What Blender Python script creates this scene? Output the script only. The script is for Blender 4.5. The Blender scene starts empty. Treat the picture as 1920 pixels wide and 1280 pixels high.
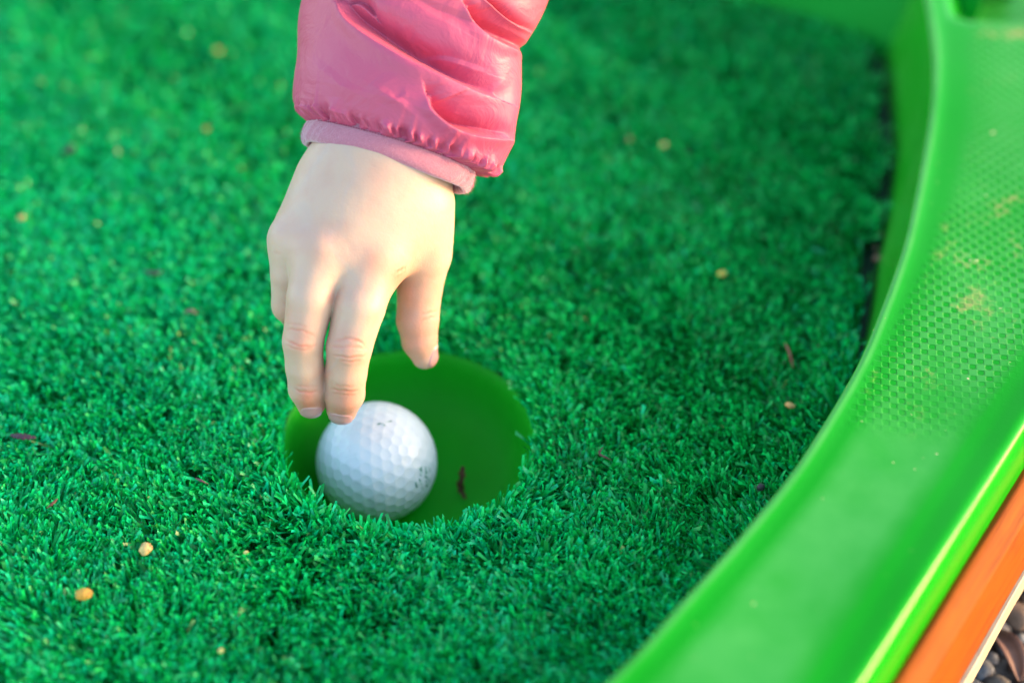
import bpy, bmesh, math, random
import numpy as np
from mathutils import Vector, Matrix, noise as mnoise
from mathutils.bvhtree import BVHTree

random.seed(7); rng = np.random.default_rng(7)
S = bpy.context.scene
COL = S.collection

# ------------------------------------------------------------------ camera
LENS = 70.0
PITCH = math.radians(45)
FPX = LENS / 36 * 1920                       # focal length in photo pixels (photo 1920 wide)
FWD = np.array([0, math.cos(PITCH), -math.sin(PITCH)])
RGT = np.array([1.0, 0, 0]); UPV = np.array([0, math.sin(PITCH), math.cos(PITCH)])
TIP = 0.010                                  # height of the turf tips above the backing
CAM = np.array([0, 0, TIP]) - (FWD + RGT*(765-960)/FPX - UPV*(787-640)/FPX) * 0.69
cam = bpy.data.cameras.new('camera'); co = bpy.data.objects.new('camera', cam); COL.objects.link(co)
co.location = CAM; co.rotation_euler = (math.radians(90) - PITCH, 0, 0)
cam.lens = LENS; cam.sensor_width = 36; cam.clip_start = 0.05; cam.clip_end = 200
cam.dof.use_dof = True; cam.dof.focus_distance = 0.664; cam.dof.aperture_fstop = 2.9
S.camera = co

# ------------------------------------------------------------------ light
SUN_EL = math.radians(11); SUN_DIR = np.array([1.0, 0.02]); SUN_DIR = SUN_DIR/np.linalg.norm(SUN_DIR)
W = bpy.data.worlds.new('World'); S.world = W; W.use_nodes = True
nt = W.node_tree; sky = nt.nodes.new('ShaderNodeTexSky'); sky.sky_type = 'NISHITA'; sky.sun_disc = False
sky.sun_elevation = SUN_EL; sky.sun_rotation = math.atan2(SUN_DIR[0], SUN_DIR[1])
bg = nt.nodes['Background']; nt.links.new(sky.outputs[0], bg.inputs[0]); bg.inputs[1].default_value = 0.15
sun = bpy.data.lights.new('sun', 'SUN'); so = bpy.data.objects.new('sun', sun); COL.objects.link(so)
sun.energy = 1.0; sun.angle = math.radians(16); sun.color = (1.0, 0.60, 0.28)
so.rotation_euler = Vector((SUN_DIR[0]*math.cos(SUN_EL), SUN_DIR[1]*math.cos(SUN_EL), math.sin(SUN_EL))).to_track_quat('Z', 'Y').to_euler()
S.view_settings.view_transform = 'Standard'; S.view_settings.look = 'None'
S.view_settings.gamma = 1; S.view_settings.use_curve_mapping = False
S.view_settings.exposure = 2.62

# ------------------------------------------------------------------ helpers
def V(px, py, dz=0.0, D=0.668):              # world point seen at a photo pixel, dz mm nearer than depth D
    d = D - dz/1000
    return CAM + (FWD + RGT*(px-960)/FPX - UPV*(py-640)/FPX) * d
def B(px, py, z):                            # world point seen at a photo pixel on the plane of height z
    d = FWD + RGT*(px-960)/FPX - UPV*(py-640)/FPX
    return CAM + d*((z-CAM[2])/d[2])
def cam2w(P):                                # camera-space mm (x right, y up, z towards camera, from depth 0.668) to world
    P = np.asarray(P, dtype=float)/1000
    return CAM + P[..., 0:1]*RGT + P[..., 1:2]*UPV + (0.668 - P[..., 2:3])*FWD
def w2px(P):
    v = np.asarray(P) - CAM; z = v @ FWD
    return 960+FPX*(v@RGT)/z, 640-FPX*(v@UPV)/z

def mesh_obj(name, verts, faces, m=None, parent=None, smooth=True):
    me = bpy.data.meshes.new(name)
    me.from_pydata([tuple(map(float, v)) for v in verts], [], [tuple(map(int, f)) for f in faces]); me.update()
    if smooth: me.polygons.foreach_set('use_smooth', [True]*len(me.polygons))
    if m: me.materials.append(m)
    o = bpy.data.objects.new(name, me); COL.objects.link(o)
    if parent: o.parent = parent
    return o
def np_mesh(name, V_, Q, m, parent=None, smooth=True):    # fast path, quads only
    me = bpy.data.meshes.new(name); n = len(V_); k = len(Q)
    me.vertices.add(n); me.vertices.foreach_set('co', np.asarray(V_, np.float32).ravel())
    me.loops.add(k*4); me.loops.foreach_set('vertex_index', np.asarray(Q, np.int32).ravel())
    me.polygons.add(k); me.polygons.foreach_set('loop_start', np.arange(0, 4*k, 4, dtype=np.int32))
    me.polygons.foreach_set('loop_total', np.full(k, 4, np.int32))
    me.update(calc_edges=True); me.validate()
    if smooth: me.polygons.foreach_set('use_smooth', np.ones(len(me.polygons), bool))
    me.materials.append(m)
    o = bpy.data.objects.new(name, me); COL.objects.link(o)
    if parent: o.parent = parent
    return o
def grid_faces(nr, nc, wrap=False):
    F = []
    for i in range(nr-1):
        for j in range(nc if wrap else nc-1):
            k = (j+1) % nc
            F.append((i*nc+j, i*nc+k, (i+1)*nc+k, (i+1)*nc+j))
    return F
def attr(o, name, vals):
    a = o.data.attributes.new(name, 'FLOAT', 'POINT'); a.data.foreach_set('value', np.asarray(vals, np.float32).ravel())
def thing(name, label, cat, loc=(0, 0, 0), group=None):
    o = bpy.data.objects.new(name, None); COL.objects.link(o); o.location = loc; o.empty_display_size = .01
    o['label'] = label; o['category'] = cat
    if group: o['group'] = group
    return o
def tag(o, label=None, cat=None, group=None, kind=None):
    if label: o['label'] = label
    if cat: o['category'] = cat
    if group: o['group'] = group
    if kind: o['kind'] = kind
    return o

class Mat:                                   # tiny node-graph helper
    def __init__(s, name, rough=.5, color=None, **kw):
        s.m = bpy.data.materials.new(name); s.m.use_nodes = True; s.t = s.m.node_tree; s.n = s.t.nodes; s.l = s.t.links
        s.b = s.n['Principled BSDF']; s.set('Roughness', rough)
        if color: s.set('Base Color', (*color, 1))
        for k, v in kw.items(): s.set(k.replace('_', ' '), v)
    def set(s, k, v):
        i = s.b.inputs[k]
        if hasattr(v, 'is_output') or isinstance(v, bpy.types.NodeSocket): s.l.new(v, i)
        else: i.default_value = v
    def inp(s, nd, k, v):
        if isinstance(v, bpy.types.NodeSocket): s.l.new(v, nd.inputs[k])
        else: nd.inputs[k].default_value = v
    def obj(s): return s.n.new('ShaderNodeTexCoord').outputs['Object']
    def attr(s, name): a = s.n.new('ShaderNodeAttribute'); a.attribute_name = name; return a.outputs['Fac']
    def noise(s, scale, detail=3, rough=.5, vec=None, dist=0):
        n = s.n.new('ShaderNodeTexNoise'); s.inp(n, 'Vector', vec or s.obj()); s.inp(n, 'Scale', scale)
        s.inp(n, 'Detail', detail); s.inp(n, 'Roughness', rough); s.inp(n, 'Distortion', dist); return n.outputs['Fac']
    def math(s, op, a, b=0.0, clamp=False):
        n = s.n.new('ShaderNodeMath'); n.operation = op; n.use_clamp = clamp; s.inp(n, 0, a); s.inp(n, 1, b); return n.outputs[0]
    def ramp(s, f, lo, hi, a=0.0, b=1.0):
        n = s.n.new('ShaderNodeMapRange'); n.interpolation_type = 'SMOOTHSTEP'
        s.inp(n, 'Value', f); s.inp(n, 'From Min', lo); s.inp(n, 'From Max', hi); s.inp(n, 'To Min', a); s.inp(n, 'To Max', b)
        return n.outputs[0]
    def mix(s, f, a, b):
        n = s.n.new('ShaderNodeMix'); n.data_type = 'RGBA'; s.inp(n, 0, f)
        for k, v in ((6, a), (7, b)):
            s.inp(n, k, (*v, 1) if isinstance(v, tuple) and len(v) == 3 else v)
        return n.outputs[2]
    def bump(s, h, dist=.001, strength=1.0, normal=None):
        n = s.n.new('ShaderNodeBump'); s.inp(n, 'Height', h); s.inp(n, 'Distance', dist); s.inp(n, 'Strength', strength)
        if normal: s.inp(n, 'Normal', normal)
        s.l.new(n.outputs[0], s.b.inputs['Normal']); return n.outputs[0]

def interp_curve(pts, n):                    # Catmull-Rom through points, n samples evenly spaced by arc length
    P = np.array(pts, float); P = np.vstack([2*P[0]-P[1], P, 2*P[-1]-P[-2]]); out = []
    for i in range(1, len(P)-2):
        for t in np.linspace(0, 1, 24, endpoint=False):
            a, b, c, d = P[i-1:i+3]
            out.append(.5*((2*b)+(-a+c)*t+(2*a-5*b+4*c-d)*t*t+(-a+3*b-3*c+d)*t**3))
    out.append(P[-2]); out = np.array(out)
    L = np.r_[0, np.cumsum(np.linalg.norm(np.diff(out, axis=0), axis=1))]
    u = np.linspace(0, L[-1], n)
    return np.stack([np.interp(u, L, out[:, k]) for k in range(out.shape[1])], 1)

# ------------------------------------------------------------------ setting: the curved wall line of the lane
ZL = 0.045
lip_px = [(1735, 0), (1747, 100), (1746, 180), (1735, 260), (1712, 380), (1690, 470), (1650, 580), (1600, 695),
          (1500, 860), (1400, 985), (1300, 1100), (1130, 1280)]
lip = [tuple(B(*q, ZL)[:2]) for q in lip_px]
lip = [(.203, .330), (.2055, .245)] + lip + [(.020, -.172), (-.040, -.222), (-.130, -.280), (-.240, -.325), (-.36, -.35)]
lip = interp_curve(lip, 300)                 # runs from the far end towards the camera
tan = np.gradient(lip, axis=0); tan /= np.linalg.norm(tan, axis=1)[:, None]
nin = np.stack([tan[:, 1], -tan[:, 0]], 1)   # towards the turf
DRAFT = .003+.0065*np.clip((lip[:, 1]+.01)/.09, 0, 1)
base = lip + nin*DRAFT[:, None]
back = [B(1280, -6, 0)[:2], B(1320, 10, 0)[:2], B(1500, 62, 0)[:2], B(1675, 117, 0)[:2]]
bdir = (back[3]-back[0])/np.linalg.norm(back[3]-back[0])
back_poly = np.array([back[0]-bdir*.25+np.array([0, .0]), back[0], back[1], back[2], back[3], back[3]+bdir*.03])

def dist_poly(P, L):                         # distance from points to polyline
    best = np.full(len(P), 1e9)
    for a, b in zip(L[:-1], L[1:]):
        ab = b-a; t = np.clip(((P-a)@ab)/(ab@ab), 0, 1)
        best = np.minimum(best, np.linalg.norm(P-(a+t[:, None]*ab), axis=1))
    return best

# materials of the setting
m = Mat('turf_backing', .9); m.set('Base Color', m.mix(m.noise(400), (.004, .03, .012), (.006, .05, .02))); M_BACK = m.m
m = Mat('turf_blade', .38)
tv = m.attr('tint'); tt = m.attr('teal')
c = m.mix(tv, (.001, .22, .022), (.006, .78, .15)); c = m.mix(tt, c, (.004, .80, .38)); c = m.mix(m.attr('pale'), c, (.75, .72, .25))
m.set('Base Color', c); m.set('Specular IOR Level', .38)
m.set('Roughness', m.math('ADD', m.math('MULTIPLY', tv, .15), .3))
tr = m.n.new('ShaderNodeBsdfTranslucent'); m.l.new(c, tr.inputs[0]); mx = m.n.new('ShaderNodeMixShader')
mx.inputs[0].default_value = .42; m.l.new(m.b.outputs[0], mx.inputs[1]); m.l.new(tr.outputs[0], mx.inputs[2])
m.l.new(mx.outputs[0], m.n['Material Output'].inputs[0]); M_TURF = m.m

# ground (gravel bed under and around the lane)
m = Mat('gravel_ground', .9); n1 = m.noise(60, 5); m.set('Base Color', m.mix(n1, (.03, .025, .02), (.16, .14, .12)))
m.bump(m.noise(160, 6), .004, 1); M_GRAV = m.m
ZG = -0.062
ground = mesh_obj('ground', [(-40, -40, ZG), (40, -40, ZG), (40, 40, ZG), (-40, 40, ZG)], [(0, 1, 2, 3)], M_GRAV)
tag(ground, kind='structure')

# turf backing sheet with the round opening
hl0_, hl1_ = B(1920, 777, ZL)[:2], B(1600, 1280, ZL)[:2]; od_ = (hl0_-hl1_)/np.linalg.norm(hl0_-hl1_); on_ = np.array([od_[1], -od_[0]])
HR = 0.0445; n = 160; vs = []; fs = []
rings = [HR, .06, .1, .2, .45]
for r in rings:
    for k in range(n):
        a = 2*math.pi*k/n; x, y = r*math.cos(a), r*math.sin(a)
        if r == .45: s_ = .45/max(abs(math.cos(a)), abs(math.sin(a))); x, y = s_*math.cos(a), s_*math.sin(a)
        q = np.array([x, y]); ex = (q-hl0_)@on_+.012
        if ex > 0: q = q*(1-ex/(q@on_))
        vs.append((q[0], min(q[1], .30), 0))
fs = grid_faces(len(rings), n, True)
tb = mesh_obj('turf_base', vs, fs, M_BACK, smooth=False); tag(tb, kind='structure')

# ------------------------------------------------------------------ artificial turf blades
def build_turf():
    step = 0.00101
    xs = np.arange(-.36, .215, step); ys = np.arange(-.24, .285, step)
    X, Y = np.meshgrid(xs, ys); P = np.stack([X.ravel(), Y.ravel()], 1)
    P += rng.normal(0, step*.42, P.shape)
    # visible wedge plus a generous margin
    px, py = w2px(np.c_[P, np.zeros(len(P))])
    keep = (px > -500) & (px < 2200) & (py < 1700) & (py > -260)
    r = np.linalg.norm(P, axis=1); ang = np.arctan2(P[:, 1], P[:, 0])
    wob = .0006*np.sin(ang*9+1)+.0005*np.sin(ang*23+2)
    keep &= r > HR-.0006+wob
    P = P[keep]
    # inside of the lane: left of the base curve, before the back wall
    iy = np.interp(P[:, 1], base[::-1, 1], base[::-1, 0])
    bx = np.interp(P[:, 0], back_poly[:, 0], back_poly[:, 1])
    gap = .0005+(.0035+.0022*np.sin(P[:, 1]*160)+.0018*np.sin(P[:, 1]*410+1)+.003*np.clip((P[:, 1]-.05)/.1, 0, 1))*np.clip((P[:, 1]-.02)/.05, 0, 1)
    k = (P[:, 0] < iy-gap) & (P[:, 1] < bx-.003)
    P = P[k]; N = len(P)
    dw = dist_poly(P, base[::6])
    # slow fields for lean and pile
    def field(f, a, b): return np.sin(P[:, 0]*f+a)*np.cos(P[:, 1]*f*1.13+b)+.6*np.sin((P[:, 0]+P[:, 1])*f*1.9+b)
    la = rng.uniform(0, 2*np.pi, N)
    # tufts: neighbours share a lean
    tuft = np.floor(P[:, 0]/.0042+.5*np.sin(P[:, 1]*300)).astype(int)*7919+np.floor(P[:, 1]/.0046).astype(int)*104729
    h = np.modf(np.sin(tuft*12.9898)*43758.5453)[0] % 1; h2 = np.modf(np.sin(tuft*78.233)*12543.123)[0] % 1
    h3 = np.modf(np.sin(tuft*39.425)*9543.77)[0] % 1
    lean = rng.uniform(.05, .42, N)
    lx = lean*np.cos(la)+.34*np.cos(h*6.283)-.10+.22*field(38, 0, 1)
    ly = lean*np.sin(la)+.34*np.sin(h*6.283)-.04+.22*field(31, 2, 5)
    ln = rng.uniform(.0090, .0104, N)*(1+.05*field(50, 3, 2)+.10*(h2-.5))
    r = np.linalg.norm(P, axis=1)
    e = np.clip(1-(r-HR)/.006, 0, 1)           # strands at the cut edge splay into the hole
    lx -= e*.10*P[:, 0]/r; ly -= e*.10*P[:, 1]/r; ln *= 1-.30*e; lx *= 1-.5*e; ly *= 1-.5*e
    # squashed, longer strands along the wall
    sq = np.clip(1-dw/.018, 0, 1)*np.clip((.12-P[:, 1])/.04, 0, 1)
    lx -= sq*.38; ly += sq*.15; ln *= 1+.25*sq
    seam = np.exp(-((dw-.021)/.0016)**2)*np.clip((.10-P[:, 1])/.03, 0, 1)*np.clip((P[:, 1]+.06)/.03, 0, 1)
    ln *= 1-.55*seam
    wd = rng.uniform(.0008, .00145, N)
    tw = rng.uniform(0, np.pi, N)
    tx, ty = np.cos(tw), np.sin(tw)
    curl = rng.normal(0, .35, N)
    rows = 4; VV = np.zeros((N, rows, 2, 3), np.float32)
    for i, t in enumerate((0, .45, .8, 1.0)):
        bend = t*t*.9+t*.3
        cx = P[:, 0]+ln*lx*bend+ty*curl*ln*t**2*.6; cy = P[:, 1]+ln*ly*bend-tx*curl*ln*t**2*.6
        L2 = np.hypot(lx, ly); cz = ln*(t-.42*np.minimum(L2, 1.1)**2*t*t)
        w = wd*(1, 1, .96, .82)[i]
        tilt = rng.normal(0, .0004, N) if i == 3 else 0
        for s_, q in ((-.5, 0), (.5, 1)):
            VV[:, i, q, 0] = cx+s_*w*tx; VV[:, i, q, 1] = cy+s_*w*ty; VV[:, i, q, 2] = cz+.0002+s_*2*tilt
    off = (np.arange(N)*rows*2)[:, None, None]
    q = np.array([[2*i, 2*i+1, 2*i+3, 2*i+2] for i in range(rows-1)])[None]
    Q = (off+q).reshape(-1, 4)
    o = np_mesh('artificial_turf', VV.reshape(-1, 3), Q, M_TURF, smooth=True)
    tint = np.clip(.46-.9*np.clip(P[:, 0]-.02, 0, .16)+.30*rng.normal(0, 1, N)+.10*field(60, 1, 1)+.25*(h3-.5), 0, 1)  # shade of the border painted in as darker blades to the right
    teal = np.clip(rng.normal(.16, .24, N)-.8*np.clip(P[:, 0], -.25, .2)+.10*field(17, .5, 2)+.3*sq-.25*np.clip((P[:, 0]-.02)/.1, 0, 1), 0, 1)  # teal rises to the left, sky sheen put into the blade colour
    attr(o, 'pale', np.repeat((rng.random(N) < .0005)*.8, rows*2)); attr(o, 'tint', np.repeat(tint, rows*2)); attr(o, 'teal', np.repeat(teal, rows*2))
    tag(o, 'short green artificial grass covering the putting lane', 'artificial turf', kind='stuff')
    print('blades', N)
build_turf()

# ------------------------------------------------------------------ cup in the lane
m = Mat('cup_plastic', .6, (.003, .21, .006), Specular_IOR_Level=.25); m.bump(m.noise(90, 3), .0004, .5)
cc = m.mix(m.noise(45, 4), (.0008, .26, .002), (.001, .36, .005)); m.set('Base Color', m.mix(m.ramp(m.noise(420, 5, .7), .66, .74, 0, .6), cc, (.06, .12, .03))); M_CUP = m.m
prof = [(HR+.004, -.0008), (HR+.0004, -.0008), (HR-.0006, -.0020), (.0430, -.005), (.0418, -.011), (.0392, -.017), (.0350, -.0218),
        (.029, -.0250), (.02, -.0268), (.01, -.0275), (.001, -.0276)]
prof2 = interp_curve(prof, 60); na = 128; vs = []
for r, z in prof2:
    for k in range(na):
        a = 2*math.pi*k/na; vs.append((r*math.cos(a), r*math.sin(a), z))
fs = grid_faces(len(prof2), na, True); fs.append(tuple(range((len(prof2)-1)*na, len(prof2)*na)))
cup = mesh_obj('golf_cup', vs, fs, M_CUP); tag(cup, 'smooth round green plastic cup sunk in the artificial grass', 'golf hole')

# ------------------------------------------------------------------ golf ball with real dimples
BR = 0.02135
DB = BR*FPX/113.5
bc = CAM + (FWD + RGT*(706-960)/FPX - UPV*(866-640)/FPX)*DB
def build_ball():
    t = thing('golf_ball', 'white dimpled golf ball lying in the green cup under the fingertips', 'golf ball', bc)
    bm = bmesh.new(); bmesh.ops.create_icosphere(bm, subdivisions=7, radius=1)
    # dimple centres: geodesic lattice, frequency 6
    b0 = bmesh.new(); bmesh.ops.create_icosphere(b0, subdivisions=1, radius=1)
    C = set(); f = 6
    for fc in b0.faces:
        a, b, c = [np.array(v.co) for v in fc.verts]
        for i in range(f+1):
            for j in range(f+1-i):
                p = (a*i+b*j+c*(f-i-j))/f
                w = (i/f, j/f, (f-i-j)/f)
                p = p/np.linalg.norm(p); C.add(tuple(np.round(p, 4)))
    b0.free(); C = np.array(list(C))
    R = np.array(Matrix.Rotation(.5, 3, 'X') @ Matrix.Rotation(.35, 3, 'Y')); C = C@R.T
    Vv = np.array([v.co[:] for v in bm.verts]); d = np.full(len(Vv), 9.)
    for i in range(0, len(Vv), 20000): d[i:i+20000] = np.arccos(np.clip((Vv[i:i+20000]@C.T).max(1), -1, 1))
    rad = .088; h = np.where(d < rad, -(1-(d/rad)**2)**1.0, 0)*.0095
    edge = .002*np.exp(-((d-rad)/.012)**2)
    Vv = Vv*(1+h+edge)[:, None]*BR
    for v, c in zip(bm.verts, Vv): v.co = c
    me = bpy.data.meshes.new('ball_shell'); bm.to_mesh(me); bm.free()
    me.polygons.foreach_set('use_smooth', [True]*len(me.polygons))
    m = Mat('ball_white', .42); s = m.ramp(m.noise(160, 5, .65), .52, .75)
    m.set('Base Color', m.mix(m.math('MULTIPLY', s, .35), (.48, .51, .52), (.30, .33, .33))); m.set('Coat Weight', .1); m.set('Coat Roughness', .35)
    me.materials.append(m.m); o = bpy.data.objects.new('ball_shell', me); COL.objects.link(o); o.parent = t
    # worn print: rows of small dark green strokes, flush with the skin of the ball
    mp = Mat('ball_print', .5); mp.set('Base Color', mp.mix(mp.ramp(mp.noise(900, 2), .45, .6), (.05, .15, .11), (.40, .5, .47)))
    bv = BVHTree.FromPolygons([tuple(c) for c in Vv], [tuple(p.vertices) for p in me.polygons])
    def stroke(px0, py0, px1, py1, w):
        P = []; k = 7
        for i in range(k):
            u = i/(k-1); x = px0+(px1-px0)*u; y = py0+(py1-py0)*u
            dx, dy = px1-px0, py1-py0; L = math.hypot(dx, dy); nx, ny = -dy/L*w, dx/L*w
            for s_ in (-1, 1):
                q = V(x+s_*nx, y+s_*ny); dr = Vector(q-CAM).normalized()
                hit = bv.ray_cast(Vector(CAM-bc), dr)
                if hit[0] is None: return None
                P.append(hit[0]+hit[1]*.00006)
        return P
    vs = []; fs = []
    for s in [(784, 876, 792, 886, 2), (790, 874, 789, 892, 2), (798, 874, 799, 890, 2), (804, 872, 806, 886, 1.8), (797, 892, 804, 898, 2),
              (786, 897, 790, 908, 1.8), (799, 900, 800, 912, 2), (778, 902, 782, 914, 1.7), (806, 893, 805, 905, 1.6), (791, 912, 794, 920, 1.6),
              (707, 796, 714, 793, 1.6), (716, 794, 722, 798, 1.4), (724, 791, 735, 789, 1.0)]:
        P = stroke(*s)
        if P:
            k0 = len(vs); vs += P; fs += [(k0+2*i, k0+2*i+1, k0+2*i+3, k0+2*i+2) for i in range(6)]
    mesh_obj('printed_mark', vs, fs, mp.m, t)
build_ball()

# ------------------------------------------------------------------ green moulded border, back wall, trim
m = Mat('border_plastic', .38)
oc = m.obj(); wear_light = m.attr('wear_light'); net = m.attr('net')
sep = m.n.new('ShaderNodeSeparateXYZ'); mp = m.n.new('ShaderNodeMapping'); mp.inputs['Rotation'].default_value = (0, 0, math.radians(52))
m.l.new(oc, mp.inputs[0]); m.l.new(mp.outputs[0], sep.inputs[0])
kx = 2*math.pi/.0037
cx = m.math('COSINE', m.math('MULTIPLY', sep.outputs[0], kx)); cy = m.math('COSINE', m.math('MULTIPLY', sep.outputs[1], kx))
lat = m.ramp(m.math('ADD', cx, cy), -.1, .75)                      # 1 in the sunk diamonds, 0 on the raised net
dots = m.math('MULTIPLY', lat, m.math('MULTIPLY', net, m.ramp(m.noise(30, 3), .30, .5, .35, 1)))
clean = m.mix(m.noise(25, 3), (.001, .235, .001), (.002, .285, .003))
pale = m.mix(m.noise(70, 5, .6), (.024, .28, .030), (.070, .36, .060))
w1 = m.math('MULTIPLY', wear_light, m.ramp(m.noise(22, 4, .55), .28, .62, .35, 1))
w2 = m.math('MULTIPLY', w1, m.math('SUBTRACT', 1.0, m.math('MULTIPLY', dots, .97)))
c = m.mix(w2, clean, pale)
soil = m.math('MULTIPLY', m.math('MULTIPLY', net, m.ramp(m.noise(55, 6, .7), .56, .74)), m.math('SUBTRACT', 1.0, dots))
c = m.mix(m.math('MULTIPLY', soil, .75), c, (.42, .30, .10))
sp = m.ramp(m.noise(330, 2, .5), .735, .77); c = m.mix(m.math('MULTIPLY', sp, wear_light), c, (.6, .5, .25))
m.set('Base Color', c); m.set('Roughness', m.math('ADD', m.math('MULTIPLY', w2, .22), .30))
b1 = m.bump(m.noise(900, 4, .6), .00010, .6)
b2 = m.bump(dots, .0005, .9, b1); b2.node.invert = True
m.set('Coat Weight', .22); m.set('Coat Roughness', .12); m.set('Specular IOR Level', .08)
M_GREEN = m.m

lane = thing('minigolf_lane_edge', 'glossy green moulded plastic border with orange trim curving round the artificial grass', 'lane border')
hl0, hl1 = B(1920, 777, ZL)[:2], B(1600, 1280, ZL)[:2]
od = (hl0-hl1)/np.linalg.norm(hl0-hl1); on = np.array([od[1], -od[0]])       # outward normal of the straight outer edge
if on[0] < 0: on = -on
# outer points matched to lip samples by projection along +normal
def build_border():
    n = 300; outer = []
    so_ = np.linspace(.50, -.62, n)
    # remap so that rows run roughly across the border
    pr = (lip-hl1)@od; pr = np.clip(pr, -.62, .50)
    pr = pr+np.linspace(.10, -.02, n)
    outer = hl1+pr[:, None]*od
    rows = []; W_ = []; N_ = []
    prof_in = [(.0115, 0.0), (.0106, .004), (.0058, .020), (.0018, .034), (.0006, .0410), (.0001, .0436), (-.0005, .0447), (-.0013, .0452),
               (-.0022, .0452), (-.0038, .0446), (-.0062, .0443)]
    for o_, z in prof_in:
        rows.append(np.c_[lip+nin*(o_*DRAFT/.0115)[:, None] if o_ > 0 else lip+nin*o_, np.full(n, z)]); W_.append(1.4 if -.0023 < o_ < -.0002 else (.45 if z < .042 else .1))  # lip highlight and sky light on the wall painted in as paler plastic
    i_end = lip-nin*.0062; o_st = outer-on*.0105
    K = 30
    for k in range(1, K+1):
        u = k/K
        rows.append(np.c_[i_end*(1-u)+o_st*u, .0443-.0006*math.sin(math.pi*u)*np.ones(n)])
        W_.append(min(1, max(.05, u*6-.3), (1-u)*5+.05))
    for d, z in [(-.008, .0440), (-.0055, .0443), (-.0035, .0446), (-.0018, .0449), (-.0006, .0450), (.0006, .0447), (.0016, .0440), (.0024, .0429), (.0030, .0412), (.0035, .0385), (.0040, .0330), (.0044, .0270), (.0047, .022), (.0048, .012)]:
        rows.append(np.c_[outer+on*d, np.full(n, z)]); W_.append(.05)
    P = np.array(rows); nr = len(rows)
    W_ = np.repeat(np.array(W_)[:, None], n, 1)
    # far end dips into a lower, shaded step
    yy = P[..., 1]; drop = np.clip((yy-.186)/.014, 0, 1); drop = drop*drop*(3-2*drop)
    isTop = (np.arange(nr) >= 11)[:, None]
    across = np.clip((np.arange(nr)-11)/4, 0, 1)[:, None]
    P[..., 2] -= np.where(isTop, drop*.042*across, 0)
    # slight moulding unevenness
    for i in range(nr):
        if 3 < i < nr-3:
            P[i, :, 2] += .0003*np.sin(P[i, :, 0]*70+P[i, :, 1]*40)
    px, py = w2px(P.reshape(-1, 3)); y = P[..., 1].ravel(); u = np.repeat((np.arange(nr)/nr)[:, None], n, 1).ravel()
    dl = dist_poly(P.reshape(-1, 3)[:, :2], lip[::3])-(.004+.010*np.clip((y+.01)/.12, 0, 1)); do = -((P.reshape(-1, 3)[:, :2]-hl1)@on)-.010
    netv = np.clip((y+.045+.15*(P[..., 0].ravel()-.2))/.022, 0, 1)*np.clip(dl/.005, 0, 1)*np.clip(do/.006, 0, 1)
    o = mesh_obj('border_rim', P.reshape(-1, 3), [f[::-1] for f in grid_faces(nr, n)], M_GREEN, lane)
    attr(o, 'wear_light', W_.ravel()); attr(o, 'net', netv)
build_border()

# orange trim and pale board below the green edge (ruled between lines along the outer edge)
def line(px0, px1, z, ext=.5):
    a, b = B(*px0, z), B(*px1, z); d = (a-b)/np.linalg.norm(a-b); return a+d*ext, b-d*ext
m = Mat('orange_fibreglass', .62)
gm = m.n.new('ShaderNodeMapping'); gm.inputs['Rotation'].default_value = (0, 0, -math.atan2(od[1], od[0])); m.l.new(m.obj(), gm.inputs[0])
gs = m.n.new('ShaderNodeMapping'); gs.inputs['Scale'].default_value = (.06, 1, 1); m.l.new(gm.outputs[0], gs.inputs[0]); grain = m.noise(420, 5, .65, gs.outputs[0])
c = m.mix(m.noise(60, 5, .6), (.22, .044, .001), (.30, .068, .002)); c = m.mix(m.ramp(m.noise(25, 6, .7), .5, .72, 0, .55), c, (.14, .018, .004))
c = m.mix(m.ramp(grain, .45, .72, 0, .6), c, (.11, .016, .003)); m.set('Base Color', c); m.bump(grain, .0005, .6); m.set('Specular IOR Level', .1); M_OR = m.m
def trim():
    a0, b0 = line((1920, 885), (1680, 1280), .0230); ang = on
    def L(off, z): return (a0[:2]+on*off, b0[:2]+on*off, z)
    # measured offsets of the crease and lower edges
    cr = B(1860, 1090, .015); ob = B(1870, 1150, -.008); cb = B(1889, 1162, -.021); r0 = B(1800, 1083, .023)
    oc_, oo, ocb = [(q[:2]-r0[:2])@on for q in (cr, ob, cb)]
    print('trim offsets', oc_, oo, ocb)
    prof = [(-.004, .0212), (.0, .0230), (.0015, .0229), (oc_*.55, .0195), (oc_*.75, .0176), (oc_*.88, .0171), (oc_*.95, .0160), (oc_*.965, .0142), (oc_*.94, .0130), (oc_*.98, .0124), (oc_*1.02, .0118),
            (oc_+(oo-oc_)*.5, .004), (oo, -.007), (oo+.0005, -.0085), (oo-.003, -.0090)]
    n = 120; vs = []
    for d, z in prof:
        for k in range(n):
            t = k/(n-1); p = a0[:2]*(1-t)+b0[:2]*t+on*(d+.0002*math.sin(t*40+z*900)); vs.append((p[0], p[1], z))
    mesh_obj('orange_trim', vs, grid_faces(len(prof), n), M_OR, lane)
    m = Mat('pale_board', .7); m.set('Base Color', m.mix(m.noise(120, 6, .7), (.28, .21, .13), (.46, .38, .27))); m.bump(m.noise(200, 5), .0005, .6)
    pr = [(oo-.010, -.0095), (ocb-.0005, -.0095), (ocb, -.0100), (ocb, -.0215), (ocb-.001, -.0222), (oo-.012, -.0222)]; vs = []
    for d, z in pr:
        for k in range(n):
            t = k/(n-1); p = a0[:2]*(1-t)+b0[:2]*t+on*(d+.0003*math.sin(t*90)); vs.append((p[0], p[1], z))
    mesh_obj('edge_board', vs, grid_faces(len(pr), n), m.m, lane, smooth=False)
    return oo, a0, b0
oo, a0, b0 = trim()

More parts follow.
